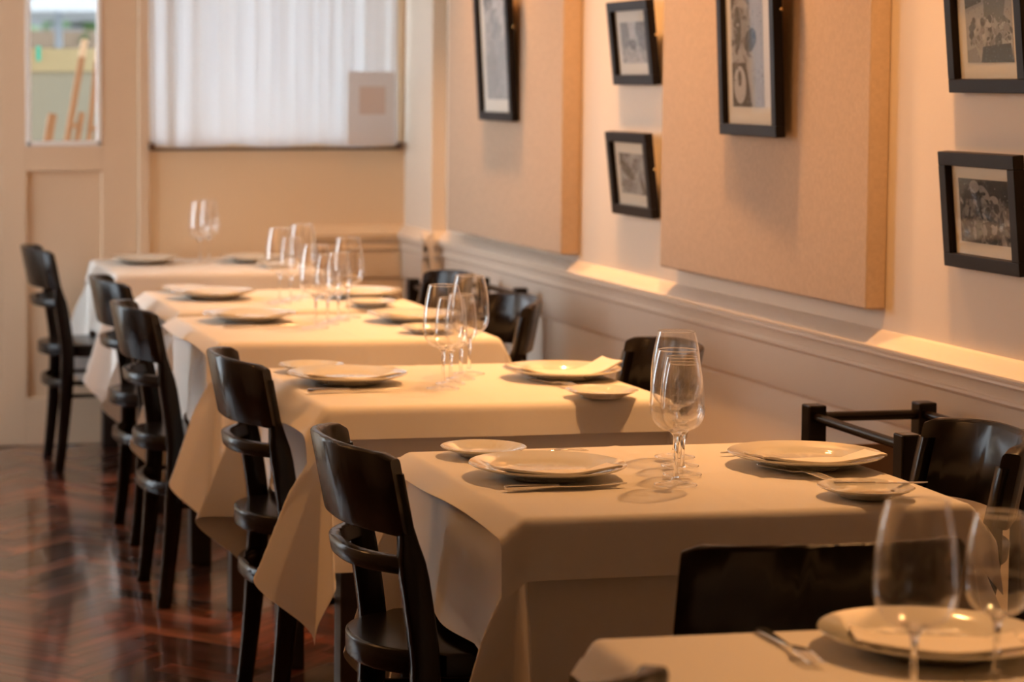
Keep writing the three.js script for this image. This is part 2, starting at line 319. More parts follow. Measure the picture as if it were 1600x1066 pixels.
// =====================================================================
// PICTURES
// =====================================================================
function artwork(kind, w, h) {
  const S = 320, c = document.createElement('canvas'); c.width = Math.round(S * w / Math.max(w, h)); c.height = Math.round(S * h / Math.max(w, h));
  const x = c.getContext('2d'), W = c.width, H = c.height;
  const g = (v) => { const k = Math.round(255 * v); return `rgb(${k},${Math.round(k * 0.975)},${Math.round(k * 0.97)})`; };
  const blob = (a, b, r, s, v, t = 0) => { x.fillStyle = g(v); x.beginPath(); x.ellipse(a * W, b * H, r * W, s * H, t, 0, 7); x.fill(); };
  const poly = (v, ...p) => { x.fillStyle = g(v); x.beginPath(); p.forEach(([a, b], i) => (i ? x.lineTo(a * W, b * H) : x.moveTo(a * W, b * H))); x.fill(); };
  const speck = (n, lo, hi, ax, ay, bx, by, r) => { for (let i = 0; i < n; i++) blob(lerp(ax, bx, rnd()), lerp(ay, by, rnd()), r * (0.3 + rnd()), r * (0.3 + rnd()), lerp(lo, hi, rnd()), rnd() * 3); };
  x.fillStyle = g(0.62); x.fillRect(0, 0, W, H);
  if (kind === 'standing') { poly(0.70, [0, 0], [1, 0], [1, 0.45], [0, 0.45]); poly(0.55, [0, 0.5], [1, 0.5], [1, 1], [0, 1]); blob(0.22, 0.15, 0.22, 0.09, 0.35); blob(0.5, 0.36, 0.2, 0.14, 0.45); speck(60, 0.5, 0.66, 0, 0, 1, 1, 0.06); }
  if (kind === 'street') { poly(0.42, [0.62, 0], [1, 0], [1, 0.75], [0.7, 0.6]); poly(0.5, [0, 0], [0.3, 0], [0.35, 0.5], [0, 0.7]); poly(0.75, [0.3, 0], [0.62, 0], [0.55, 0.5], [0.38, 0.5]); poly(0.68, [0.3, 0.6], [0.6, 0.55], [0.9, 1], [0.1, 1]); blob(0.45, 0.55, 0.14, 0.13, 0.32); speck(90, 0.35, 0.72, 0, 0.1, 1, 1, 0.035); }
  if (kind === 'leaning') { poly(0.3, [0, 0], [0.5, 0], [0, 0.3]); blob(0.3, 0.42, 0.3, 0.16, 0.22, 0.4); blob(0.62, 0.3, 0.16, 0.18, 0.42, -0.5); poly(0.2, [0.72, 0.45], [0.85, 0.45], [0.98, 1], [0.86, 1]); blob(0.3, 0.8, 0.22, 0.16, 0.4); speck(120, 0.25, 0.7, 0, 0, 1, 1, 0.035); }
  if (kind === 'cook') { poly(0.18, [0, 0], [0.3, 0], [0.2, 0.3], [0, 0.4]); poly(0.2, [0.36, 0], [0.6, 0], [0.62, 0.4], [0.42, 0.3]); poly(0.6, [0.6, 0.1], [1, 0], [1, 1], [0.6, 1]); blob(0.42, 0.5, 0.28, 0.12, 0.55, 0.6); blob(0.6, 0.58, 0.2, 0.07, 0.15, -0.4); blob(0.2, 0.5, 0.12, 0.14, 0.22); poly(0.14, [0, 0.72], [0.45, 0.72], [0.62, 1], [0, 1]); blob(0.24, 0.86, 0.2, 0.12, 0.68); blob(0.24, 0.82, 0.06, 0.05, 0.2); speck(60, 0.2, 0.6, 0, 0.2, 0.6, 0.8, 0.03); }
  if (kind === 'kitchen') { poly(0.16, [0, 0], [0.36, 0], [0.36, 0.24], [0, 0.32]); poly(0.55, [0.36, 0], [0.42, 0], [0.42, 0.26], [0, 0.36], [0, 0.31], [0.36, 0.23]); poly(0.2, [0.52, 0], [0.66, 0], [0.66, 0.18], [0.52, 0.18]); poly(0.36, [0.42, 0.1], [0.9, 0.1], [0.8, 0.5], [0.4, 0.5]); speck(130, 0.12, 0.72, 0.1, 0.45, 0.95, 0.8, 0.045); poly(0.10, [0.35, 0.8], [0.95, 0.76], [1, 1], [0.3, 1]); poly(0.5, [0, 0.85], [0.2, 0.8], [0.3, 1], [0, 1]); }
  if (kind === 'bouquet') { x.fillStyle = g(0.16); x.fillRect(0, 0, W, H); blob(0.32, 0.12, 0.1, 0.1, 0.6); blob(0.52, 0.2, 0.12, 0.08, 0.55, 0.5); blob(0.7, 0.32, 0.1, 0.08, 0.6); blob(0.5, 0.22, 0.05, 0.03, 0.15); blob(0.85, 0.45, 0.1, 0.05, 0.5, 0.7); blob(0.6, 0.5, 0.3, 0.07, 0.5, 0.3); speck(150, 0.1, 0.62, 0, 0.35, 1, 1, 0.06); }
  speck(350, 0.2, 0.75, 0, 0, 1, 1, 0.008);
  const t = new THREE.CanvasTexture(c); t.colorSpace = THREE.SRGBColorSpace; return std({ map: t, roughness: 0.8 });
}
// w along depth, h up; bottom edge at yb on the wall face wx; the frame leans forward at the top
function picture(kind, wx, dc, w, h, yb, lean, label, matW = 0.035, print, yaw = 0) {
  const o = thing('framed_picture', label, 'picture', 'black framed pictures on the wall');
  o.position.set(wx - 0.003 - Math.abs(yaw) * w / 2, yb, -dc); o.rotation.set(0, -Math.PI / 2 - yaw, 0);                    // local: x to the viewer's right when facing the wall, z out of the wall
  const tilt = new THREE.Matrix4().makeRotationX(lean), fw = 0.030, ft = 0.026;
  const bar = (x0, x1, y0, y1, z0, z1, r = 0.002) => { const g = new RoundedBoxGeometry(x1 - x0, y1 - y0, z1 - z0, 2, r); g.translate((x0 + x1) / 2, (y0 + y1) / 2, (z0 + z1) / 2); g.applyMatrix4(tilt); return g; };
  const a = w / 2;
  part('frame_bar', bar(-a, a, 0, fw, 0, ft), M.frame, o); part('frame_bar', bar(-a, a, h - fw, h, 0, ft), M.frame, o);
  part('frame_bar', bar(-a, -a + fw, fw, h - fw, 0, ft), M.frame, o); part('frame_bar', bar(a - fw, a, fw, h - fw, 0, ft), M.frame, o);
  const mount = part('mount', bar(-a + fw - 0.003, a - fw + 0.003, fw - 0.003, h - fw + 0.003, 0.004, 0.009, 0.001), M.mat, o);
  const [pl, pr, pb, pt] = print ?? [-a + fw + matW, a - fw - matW, fw + matW, h - fw - matW];
  const g = new THREE.PlaneGeometry(pr - pl, pt - pb); g.translate((pl + pr) / 2, (pb + pt) / 2, 0.0098); g.applyMatrix4(tilt);
  part('photograph', g, artwork(kind, pr - pl, pt - pb), mount).userData.label = 'black and white print';
  const gl = new THREE.PlaneGeometry(w - 2 * fw, h - 2 * fw); gl.translate(0, h / 2, 0.016); gl.applyMatrix4(tilt);
  part('glass', gl, M.pane, o);
  const hook = new THREE.SphereGeometry(0.005, 10, 8); hook.translate(a + 0.007, h * 0.58, 0.006); hook.applyMatrix4(tilt); part('side_pin', hook, M.brass, o);
  return o;
}
const P1 = WALL_X - 0.066, P2 = WALL_X - 0.052;
picture('standing', P1, 8.145, 0.395, 0.56, 1.322, 0.06, 'tall black framed picture with a pale print on the panel near the window', 0.045);
picture('street', WALL_X, 6.955, 0.345, 0.255, 1.452, 0.11, 'black framed street print, upper of the pair between the two fabric panels');
picture('leaning', WALL_X, 6.950, 0.345, 0.255, 1.054, 0.11, 'black framed figure print, lower of the pair between the two fabric panels');
picture('cook', P2, 5.945, 0.405, 0.56, 1.320, 0.045, 'tall black framed print with a plate shape on the middle fabric panel', 0.045, [-0.135, 0.09, 0.075, 0.49], 0.036);
picture('kitchen', WALL_X, 4.805, 0.330, 0.30, 1.440, 0.09, 'black framed still life print, upper of the pair nearest the viewer');
picture('bouquet', WALL_X, 4.808, 0.330, 0.256, 1.055, 0.09, 'black framed dark print, lower of the pair nearest the viewer', 0.028);

// ceiling spotlights along the picture wall
LAMPS.forEach(([lx, d, ax, ad, cone, cd], i) => {
  const o = thing('ceiling_spotlight', ['small round ceiling spotlight above the pair of pictures nearest the viewer', 'small round ceiling spotlight above the middle fabric panel', 'small round ceiling spotlight between the two fabric panels', 'small round ceiling spotlight above the panel near the window', 'small round ceiling spotlight out of view, placed to light the table nearest the viewer'][i], 'spotlight', 'ceiling spotlights');
  o.position.set(lx, CEIL, -d);
  part('housing', new THREE.LatheGeometry([[0.0, 0], [0.045, 0], [0.048, -0.004], [0.048, -0.05], [0.043, -0.055], [0.036, -0.05], [0.034, -0.03], [0, -0.03]].map(([x, y]) => new THREE.Vector2(x, y)), 28), M.lampBody, o);
  const disc = new THREE.CylinderGeometry(0.032, 0.032, 0.004, 24); disc.translate(0, -0.034, 0); part('bulb', disc, M.lampGlow, o);
  const s = new THREE.SpotLight(LAMP_COLOR, cd, 0, cone, 0.7, 2); s.name = 'spotlight_beam'; s.position.set(lx, CEIL - 0.06, -d); s.castShadow = true; s.shadow.radius = 2.2; s.shadow.mapSize.set(1024, 1024);
  s.target.position.set(ax, 0, -ad); scene.add(s); scene.add(s.target);
});

// added warm fill light out of view over the aisle, shaped as a globe
{
  const o = thing('fill_globe', 'added globe-shaped fill light hanging out of view over the aisle', 'fill lamp'), y = 2.12;
  o.position.set(-0.55, 0, -5.3);
  const g = new THREE.SphereGeometry(0.16, 32, 20); g.translate(0, y, 0); part('globe', g, M.globe, o);
  const c = new THREE.CylinderGeometry(0.004, 0.004, CEIL - y - 0.17, 8); c.translate(0, (CEIL + y + 0.17) / 2, 0); part('cable', c, M.lampBody, o);
  part('cap', lathe0([[0, 0.19], [0.02, 0.19], [0.045, 0.168], [0.05, 0.148], [0, 0.148]], y), M.lampBody, o);
  part('ceiling_rose', lathe0([[0, CEIL - y], [0.05, CEIL - y], [0.045, CEIL - y - 0.02], [0, CEIL - y - 0.025]], y), M.lampBody, o);
  const l = new THREE.PointLight(LAMP_COLOR, 1.9, 0, 2); l.name = 'fill_globe_light'; l.position.set(-0.55, y, -5.3); l.castShadow = true; l.shadow.radius = 7; scene.add(l);
}

// =====================================================================
// TABLES AND CLOTHS
// =====================================================================
const TABLES = {
  first: { x: 1.44, d: 2.555 }, second: { x: 1.605, d: 4.10 }, third: { x: 1.595, d: 5.46 }, fourth: { x: 1.60, d: 6.765 }, fifth: { x: 1.64, d: 7.64 }, sixth: { x: 1.655, d: 9.09 },
};
const TOP = 0.745, HX = 0.375, HZ = 0.335;
const WHERE = { first: 'table nearest the viewer', second: 'second table', third: 'third table', fourth: 'fourth table', fifth: 'fifth table', sixth: 'farthest table by the door' };

function tableGeo() {
  const o = thing('dining_table', 'x', 'table', 'dining tables along the wall');
  part('tabletop', rbox(2 * HX + 0.02, 0.03, 2 * HZ + 0.02, 0.006, 0, TOP - 0.016, 0), M.tableWood, o);
  part('apron', merge([rbox(2 * HX - 0.08, 0.07, 0.02, 0.002, 0, TOP - 0.066, HZ - 0.045), rbox(2 * HX - 0.08, 0.07, 0.02, 0.002, 0, TOP - 0.066, -HZ + 0.045), rbox(0.02, 0.07, 2 * HZ - 0.08, 0.002, HX - 0.045, TOP - 0.066, 0), rbox(0.02, 0.07, 2 * HZ - 0.08, 0.002, -HX + 0.045, TOP - 0.066, 0)]), M.tableWood, o);
  for (const sx of [-1, 1]) for (const sz of [-1, 1]) part('leg', rbox(0.064, TOP - 0.032, 0.064, 0.004, sx * (HX - 0.045), (TOP - 0.032) / 2, sz * (HZ - 0.012)), M.tableWood, o);
  return o;
}
let firstTable;
for (const [k, t] of Object.entries(TABLES)) {
  const label = 'dark wooden square-legged dining table under the cloths, ' + WHERE[k];
  const o = firstTable ? copyOf(firstTable, label) : (firstTable = tableGeo()); o.userData.label = label;
  o.position.set(t.x, 0, -t.d);
}

// profile of cloth going over an edge: run s past the edge -> [out, down]
function over(s, angle, r) {
  const th = THREE.MathUtils.degToRad(angle), q = Math.min(s / r, th), rem = Math.max(0, s - r * th);
  return [r * Math.sin(q) + rem * Math.cos(th), r * (1 - Math.cos(q)) + rem * Math.sin(th)];
}
function steps(a, over0, over1, fine) {   // sample positions across the cloth, denser past the edges
  const list = [];
  const edge = (L, sgn) => { const n = Math.max(10, Math.round(L / fine)); for (let i = n; i >= 1; i--) list.push(sgn * (a + L * i / n)); };
  edge(over0, -1); const m = Math.round(2 * a / (fine * 1.6)); for (let i = 0; i <= m; i++) list.push(-a + 2 * a * i / m); edge(over1, 1);
  return list.sort((p, q) => p - q);
}
function gridGeo(ps, qs, f, keep) {
  const pos = [], uv = [], idx = [], W = ps.length;
  for (const q of qs) for (const p of ps) { const v = f(p, q); pos.push(v.x, v.y, v.z); uv.push(p, q); }
  for (let j = 0; j + 1 < qs.length; j++) for (let i = 0; i + 1 < W; i++) {
    if (keep && !keep((ps[i] + ps[i + 1]) / 2, (qs[j] + qs[j + 1]) / 2)) continue;
    const a = j * W + i; idx.push(a, a + W, a + W + 1, a, a + W + 1, a + 1);
  }
  const g = new THREE.BufferGeometry(); g.setAttribute('position', new THREE.Float32BufferAttribute(pos, 3)); g.setAttribute('uv', new THREE.Float32BufferAttribute(uv, 2)); g.setIndex(idx); g.computeVertexNormals();
  return g;
}
// displaced copy of the border, for the stitched hem
function hemGeo(g, ps, qs, w, L, off) {
  const h = g.clone(), p = h.attributes.position, n = h.attributes.normal;
  for (let i = 0; i < p.count; i++) p.setXYZ(i, p.getX(i) + n.getX(i) * off, p.getY(i) + n.getY(i) * off, p.getZ(i) + n.getZ(i) * off);
  const W = ps.length, idx = [];
  for (let j = 0; j + 1 < qs.length; j++) for (let i = 0; i + 1 < W; i++) {
    const pm = (ps[i] + ps[i + 1]) / 2, qm = (qs[j] + qs[j + 1]) / 2;
    if (pm < ps[0] + w || pm > ps[W - 1] - w || qm < qs[0] + w || qm > qs[qs.length - 1] - w) { const a = j * W + i; idx.push(a, a + W, a + W + 1, a, a + W + 1, a + 1); }
  }
  h.setIndex(idx); return h;
}

// long under-cloth: hangs 0.36, its corners falling in two soft lobes
function underCloth(k, o = {}) {
  const t = TABLES[k], L = 0.375, y0 = TOP + 0.001, r0 = 0.018, ph = o.phase ?? rnd() * 6, A = o.lobe ?? 0.30, B = o.lobeFront ?? 0.2;
  const ps = steps(HX + 0.012, L, L, 0.011), qs = steps(HZ + 0.012, L, L, 0.011), ax = HX + 0.012, az = HZ + 0.012;
  const ang = o.angles ?? { l: 89, r: 89, f: 90, b: 89 };
  const f = (p, q) => {
    let ex = Math.max(0, Math.abs(p) - ax), ez = Math.max(0, Math.abs(q) - az); const sx = Math.sign(p), sz = Math.sign(q);
    const cx = Math.max(-ax, Math.min(ax, p)), cz = Math.max(-az, Math.min(az, q));
    if (ex > 0) {                                                        // over the chair seats the cloth is shorter
      const lift = (sx < 0 ? o.seatL ?? 1 : o.seatR ?? 1) * (1 - smooth(Math.abs(q - (sx < 0 ? o.seatZL ?? 0 : o.seatZR ?? 0)), 0.19, 0.30));
      ex *= 1 - 0.30 * Math.max(0, lift);
    }
    if (ez > 0 && (sz > 0 ? o.seatF : o.seatB)) ez *= 1 - 0.27 * (1 - smooth(Math.abs(p), 0.19, 0.30));
    if (ex > 0 && ez > 0) {
      const r = Math.hypot(ex, ez), phi = Math.atan2(ez, ex), a = lerp(sx < 0 ? ang.l : ang.r, sz > 0 ? ang.f : ang.b, phi / (Math.PI / 2));
      const [out, down] = over(r, a, r0);
      const b1 = phi < Math.PI / 4 ? Math.sin(4 * phi) ** 2 : 0, b2 = phi >= Math.PI / 4 ? Math.sin(4 * phi) ** 2 : 0, mid = Math.sin(2 * phi) ** 4;
      const grow = smooth(r, 0.0, 0.22) * r;
      let hx = grow * (A * b1 + 0.05 * mid), hz = grow * (B * b2 + 0.05 * mid);
      if (sz < 0) hz *= o.backLobe ?? 0.4;
      const tilt = 1 / Math.sqrt(1 + (A * b1) ** 2 + (B * b2) ** 2);
      return V(sx * (ax + out * Math.cos(phi) + hx), y0 - down * tilt, sz * (az + out * Math.sin(phi) + hz));
    }
    if (ex > 0) {
      const [out, down] = over(ex, sx < 0 ? ang.l : ang.r, r0), fade = 1 - (q / az) ** 2;
      return V(sx * (ax + out + 0.035 * ex * fade * (1 + Math.sin(q * 17 + ph)) * (o.wave ?? 1)), y0 - down, cz);
    }
    if (ez > 0) {
      const [out, down] = over(ez, sz > 0 ? ang.f : ang.b, r0), fade = 1 - (p / ax) ** 2;
      return V(cx, y0 - down, sz * (az + out + (sz > 0 ? 0.04 : 0.01) * ez * fade * (1 + Math.sin(p * 14 + ph))));
    }
    return V(p, y0, q);
  };
  const obj = thing('long_tablecloth', 'long white tablecloth with drooping corners, under the square overlay on ' + WHERE[k], 'tablecloth', 'long white tablecloths');
  obj.position.set(t.x, 0, -t.d);
  const g = gridGeo(ps, qs, f), sheet = part('cloth', g, M.cloth, obj); part('hem', hemGeo(g, ps, qs, 0.022, L, 0.0018), M.cloth, sheet);
  return obj;
}
// square overlay with short stiff drop; o.len and o.ang give the drop and steepness per side
function overlay(k, o) {
  const t = TABLES[k], y0 = TOP + 0.005, r0 = 0.020, ax = HX + 0.014, az = HZ + 0.014;
  const ps = steps(ax, o.len.l, o.len.r, 0.008), qs = steps(az, o.len.b, o.len.f, 0.008), ph = rnd() * 6, cr = o.crease ?? 0.0, ph2 = rnd() * 6;
  const f = (p, q) => {
    const ex = Math.max(0, Math.abs(p) - ax), ez = Math.max(0, Math.abs(q) - az), sx = Math.sign(p), sz = Math.sign(q);
    const cx = Math.max(-ax, Math.min(ax, p)), cz = Math.max(-az, Math.min(az, q));
    const [ox, dx] = over(ex, sx < 0 ? o.ang.l : o.ang.r, r0), [oz, dz] = over(ez, sz > 0 ? o.ang.f : o.ang.b, r0);
    let y = y0 - dx - dz, x = cx + sx * ox, z = cz + sz * oz;
    const ridge = (u) => 0.0016 * Math.exp(-((u / 0.006) ** 2));
    const rg = ridge(p - cr) + ridge(q - (o.creaseZ ?? -0.02)) * 0.8 + ridge(p - cr - 0.26) * 0.5 + ridge(p - cr + 0.26) * 0.5;
    if (!ex && !ez) y += rg + 0.0006 * Math.sin(p * 21 + ph) * Math.sin(q * 17 + ph2);
    if (ez > 0) z += sz * (ridge(p - cr) * 1.3 + 0.035 * ez * Math.sin(p * 13 + ph) * (ex ? 0.6 : 1));
    if (ex > 0) { x += sx * (0.06 * ex * Math.sin(q * 15 + ph2) + 0.7 * rg); y += 0.10 * ex * Math.sin(q * 12 + ph2); }
    return V(x, y, z);
  };
  const obj = thing('square_overlay_cloth', 'short white square overlay tablecloth on ' + WHERE[k], 'tablecloth', 'white square overlays');
  obj.position.set(t.x, 0, -t.d);
  const g = gridGeo(ps, qs, f), sheet = part('cloth', g, M.cloth, obj); part('hem', hemGeo(g, ps, qs, 0.026, 0, 0.0020), M.cloth, sheet);
  return obj;
}
underCloth('first', {});
underCloth('second', { phase: 1.2, lobe: 0.26, seatZL: -0.035, seatZR: 0.09 });
underCloth('third', { phase: 2.6, lobe: 0.36, seatZL: 0.04, seatZR: 0.0 });
underCloth('fourth', { phase: 0.4, lobe: 0.30, backLobe: 0.1, seatZL: 0.085, seatZR: 0.085 });
underCloth('fifth', { phase: 4.0, lobe: 0.32, lobeFront: 0.06, backLobe: 0.3, seatZL: 0.065, seatZR: 0.09 });
underCloth('sixth', { phase: 5.1, lobe: 0.24, backLobe: 0, angles: { l: 86, r: 88, f: 90, b: 90 }, seatZL: 0.065 });
overlay('first', { len: { l: 0.07, r: 0.06, f: 0.10, b: 0.09 }, ang: { l: 60, r: 70, f: 80, b: 82 }, crease: 0.05 });
overlay('second', { len: { l: 0.056, r: 0.075, f: 0.112, b: 0.06 }, ang: { l: 36, r: 50, f: 80, b: 82 }, crease: 0.02 });
overlay('third', { len: { l: 0.092, r: 0.06, f: 0.084, b: 0.08 }, ang: { l: 52, r: 60, f: 79, b: 82 }, crease: 0.01 });
overlay('fourth', { len: { l: 0.056, r: 0.07, f: 0.09, b: 0.05 }, ang: { l: 38, r: 60, f: 80, b: 88 }, crease: 0.02 });
overlay('fifth', { len: { l: 0.06, r: 0.07, f: 0.05, b: 0.08 }, ang: { l: 45, r: 60, f: 88, b: 86 }, crease: 0.03 });
overlay('sixth', { len: { l: 0.10, r: 0.07, f: 0.10, b: 0.04 }, ang: { l: 75, r: 60, f: 81, b: 89 }, crease: -0.04 });

// =====================================================================
// CHAIRS  (local: faces +x, z across, rear posts at x = 0)
// =====================================================================
function makeChair() {
  const o = thing('dining_chair', 'x', 'chair', 'black dining chairs');
  const H = 0.825, HW = 0.183;
  const spine = (y) => (y > 0.45 ? -0.062 * ((y - 0.45) / (H - 0.45)) ** 1.25 : -0.035 * ((0.45 - y) / 0.45) ** 1.7);
  const post = (s) => {
    const rings = [], n = 26;
    for (let i = 0; i <= n; i++) {
      const y = lerp(0, H - 0.03, i / n), w = lerp(0.028, 0.034, smooth(y, 0, 0.45)), t = (lerp(0.038, 0.050, smooth(y, 0, 0.4)) - 0.025 * smooth(y, 0.62, 0.71)), off = 0;
      rings.push(roundRect(t, w, 0.006, 2).map(([a, b]) => V(spine(y) + off + a, y, s * HW + b)));
    }
    return loft(rings.map((r) => r.slice().reverse()), 0.8);
  };
  part('rear_leg', post(1), M.wood, o); part('rear_leg', post(-1), M.wood, o);
  // bent rails behind the posts; bulge in -x
  const bent = (yc, h, th, bulge, crown, hw, r, yfun) => {
    const rings = [], n = 30;
    for (let i = 0; i <= n; i++) {
      const s = lerp(-1, 1, i / n), z = hw * s, prof = (1 - Math.abs(s) ** 2.6), x = -bulge * prof, top = crown * prof;
      const nx = -bulge * 2.6 * Math.sign(s) * Math.abs(s) ** 1.6 / hw * -1, len = Math.hypot(1, nx), ux = -1 / len, uz = nx / len;   // outward normal in plan
      const endFade = h > 0.1 ? Math.sqrt(Math.max(0, 1 - smooth(Math.abs(s), 0.93, 1.0) * 0.18)) : 1;
      rings.push(roundRect(th + (h > 0.1 ? 0.015 * smooth(Math.abs(s), 0.80, 0.93) : 0), h * endFade, r, 3).map(([a, b]) => {
        const y = yc + b + top * (b > 0 ? 1 : 0.3), base = yfun ? yfun(y) : 0;
        return V(base + x + ux * a, y, z + uz * a);
      }));
    }
    return loft(rings, 0.9);
  };
  part('backrest', bent(0.757, 0.142, 0.019, 0.080, 0.012, HW + 0.016, 0.008, spine), M.wood, o);
  part('back_rail', bent(0.632, 0.032, 0.024, 0.080, 0, HW, 0.005, spine), M.wood, o);
  part('stretcher', bent(0.330, 0.034, 0.022, 0.062, 0, HW, 0.005, spine), M.wood, o);
  // seat, rounded behind the posts and spreading to the front
  const sh = new THREE.Shape(); sh.moveTo(0.02, -0.160); sh.quadraticCurveTo(-0.085, -0.12, -0.085, 0); sh.quadraticCurveTo(-0.085, 0.12, 0.02, 0.160);
  sh.lineTo(0.04, 0.180); sh.quadraticCurveTo(0.22, 0.200, 0.34, 0.190); sh.quadraticCurveTo(0.385, 0.18, 0.388, 0.11); sh.lineTo(0.390, -0.11); sh.quadraticCurveTo(0.385, -0.18, 0.34, -0.190); sh.quadraticCurveTo(0.22, -0.200, 0.04, -0.180); sh.lineTo(0.02, -0.160);
  const sg = new THREE.ExtrudeGeometry(sh, { depth: 0.032, bevelEnabled: true, bevelThickness: 0.006, bevelSize: 0.006, bevelSegments: 3, curveSegments: 16 }); sg.rotateX(-Math.PI / 2); sg.rotateX(Math.PI); sg.translate(0, 0.470, 0);
  part('seat', toCreasedNormals(sg, 0.6), M.wood, o);
  for (const s of [-1, 1]) {
    const rings = []; for (let i = 0; i <= 10; i++) { const y = lerp(0, 0.43, i / 10), w = lerp(0.024, 0.034, i / 10); rings.push(roundRect(w, w, 0.006, 2).map(([a, b]) => V(0.345 + a + 0.02 * (1 - i / 10), y, s * 0.165 + b)).reverse()); }
    part('front_leg', loft(rings, 0.8), M.wood, o);
    for (const y of [0.335, 0.285]) part('side_rail', tubeBetween([V(spine(y), y, s * HW), V(0.36, y, s * 0.165)], 0.008, 8, 2), M.wood, o);
  }
  return o;
}
const chairLabel = (t, side) => 'black curved-back wooden chair on the ' + side + ' of the ' + t;
const firstChair = makeChair();
const CHAIRS = [   // x of the rear posts at seat height, depth of the middle, turn, label
  [1.105, 4.135, 0, 'black curved-back chair on the aisle side of the second table, its seat in view'],
  [1.148, 5.42, 0, 'black curved-back chair on the aisle side of the third table'],
  [1.098, 6.68, 0, 'black curved-back chair on the aisle side of the fourth table'],
  [1.155, 7.575, 0, 'black curved-back chair on the aisle side of the fifth table, half hidden'],
  [1.085, 9.025, 0, 'black chair seen from the side in front of the door panel'],
  [2.072, 4.012, Math.PI - 0.11, 'black chair backing on to the rail stand at the wall side of the second table'],
  [2.036, 5.46, Math.PI, 'black chair on the wall side of the third table, partly behind wine glasses'],
  [2.04, 6.68, Math.PI, 'black chair on the wall side of the fourth table'],
  [2.098, 7.55, Math.PI, 'black chair on the wall side of the fifth table, beside the far stand'],
  [1.437, 3.165, Math.PI / 2, 'black chair between the two nearest tables, its wide back towards the viewer'],
  [0.745, 2.475, Math.PI / 2 + 0.3, 'black chair whose back top just shows at the bottom edge'],
];
CHAIRS.forEach(([x, d, turn, label], i) => { const c = i ? copyOf(firstChair, label) : firstChair; c.userData.label = label; c.position.set(x, 0, -d); c.rotation.y = turn; });

// rail stands by the wall
function makeStand() {
  const o = thing('rail_stand', 'x', 'stand', 'black rail stands by the wall');
  const a = 0.13, b = 0.22, h = 0.753, p = 0.042;
  for (const sx of [-1, 1]) for (const sz of [-1, 1]) part('post', rbox(p, h, p, 0.004, sx * a, h / 2, sz * b), M.wood, o);
  for (const y of [0.725, 0.22]) {
    for (const sz of [-1, 1]) { const g = new THREE.CylinderGeometry(0.011, 0.011, 2 * a, 12); g.rotateZ(Math.PI / 2); g.translate(0, y, sz * b); part('rail', g, M.wood, o); }
    for (const sx of [-1, 1]) { const g = new THREE.CylinderGeometry(0.011, 0.011, 2 * b, 12); g.rotateX(Math.PI / 2); g.translate(sx * a, y, 0); part('rail', g, M.wood, o); }
  }
  part('end_panel', rbox(2 * a, 0.46, 0.012, 0.002, 0, 0.432, -b), M.standPanel, o).userData.label = 'brown board between the posts';
  return o;
}
const stand = makeStand(); stand.userData.label = 'black rail stand with square posts beside the second table'; stand.position.set(2.39, 0, -4.712);
const stand2 = copyOf(stand, 'black rail stand with square posts in the far corner by the wall'); stand2.position.set(2.40, 0, -8.10);

// =====================================================================
// TABLEWARE
// =====================================================================
const SURF = TOP + 0.0080;
const lathe = (pts, seg = 64) => { const g = new THREE.LatheGeometry(pts.map(([x, y]) => new THREE.Vector2(x, y)), seg); return toCreasedNormals(g, 0.6); };
const plateGeo = lathe([[0, 0.004], [0.070, 0.004], [0.072, 0], [0.078, 0], [0.084, 0.004], [0.105, 0.012], [0.128, 0.018], [0.1405, 0.0222], [0.1418, 0.0238], [0.1405, 0.0252], [0.128, 0.0222], [0.112, 0.0178], [0.098, 0.0128], [0.092, 0.0095], [0.084, 0.0078], [0.04, 0.007], [0, 0.007]], 72);
const breadGeo = lathe([[0, 0.003], [0.040, 0.003], [0.042, 0], [0.047, 0], [0.052, 0.004], [0.070, 0.011], [0.0805, 0.0158], [0.0818, 0.0172], [0.0805, 0.0182], [0.068, 0.0148], [0.054, 0.0088], [0.048, 0.0062], [0.02, 0.0055], [0, 0.0055]], 56);
function plate(kind, x, d, label) {
  const m = single(kind === 'big' ? 'dinner_plate' : 'bread_plate', kind === 'big' ? plateGeo : breadGeo, M.china, label, 'plate', kind === 'big' ? 'dinner plates' : 'bread plates');
  m.position.set(x, SURF, -d); return m;
}
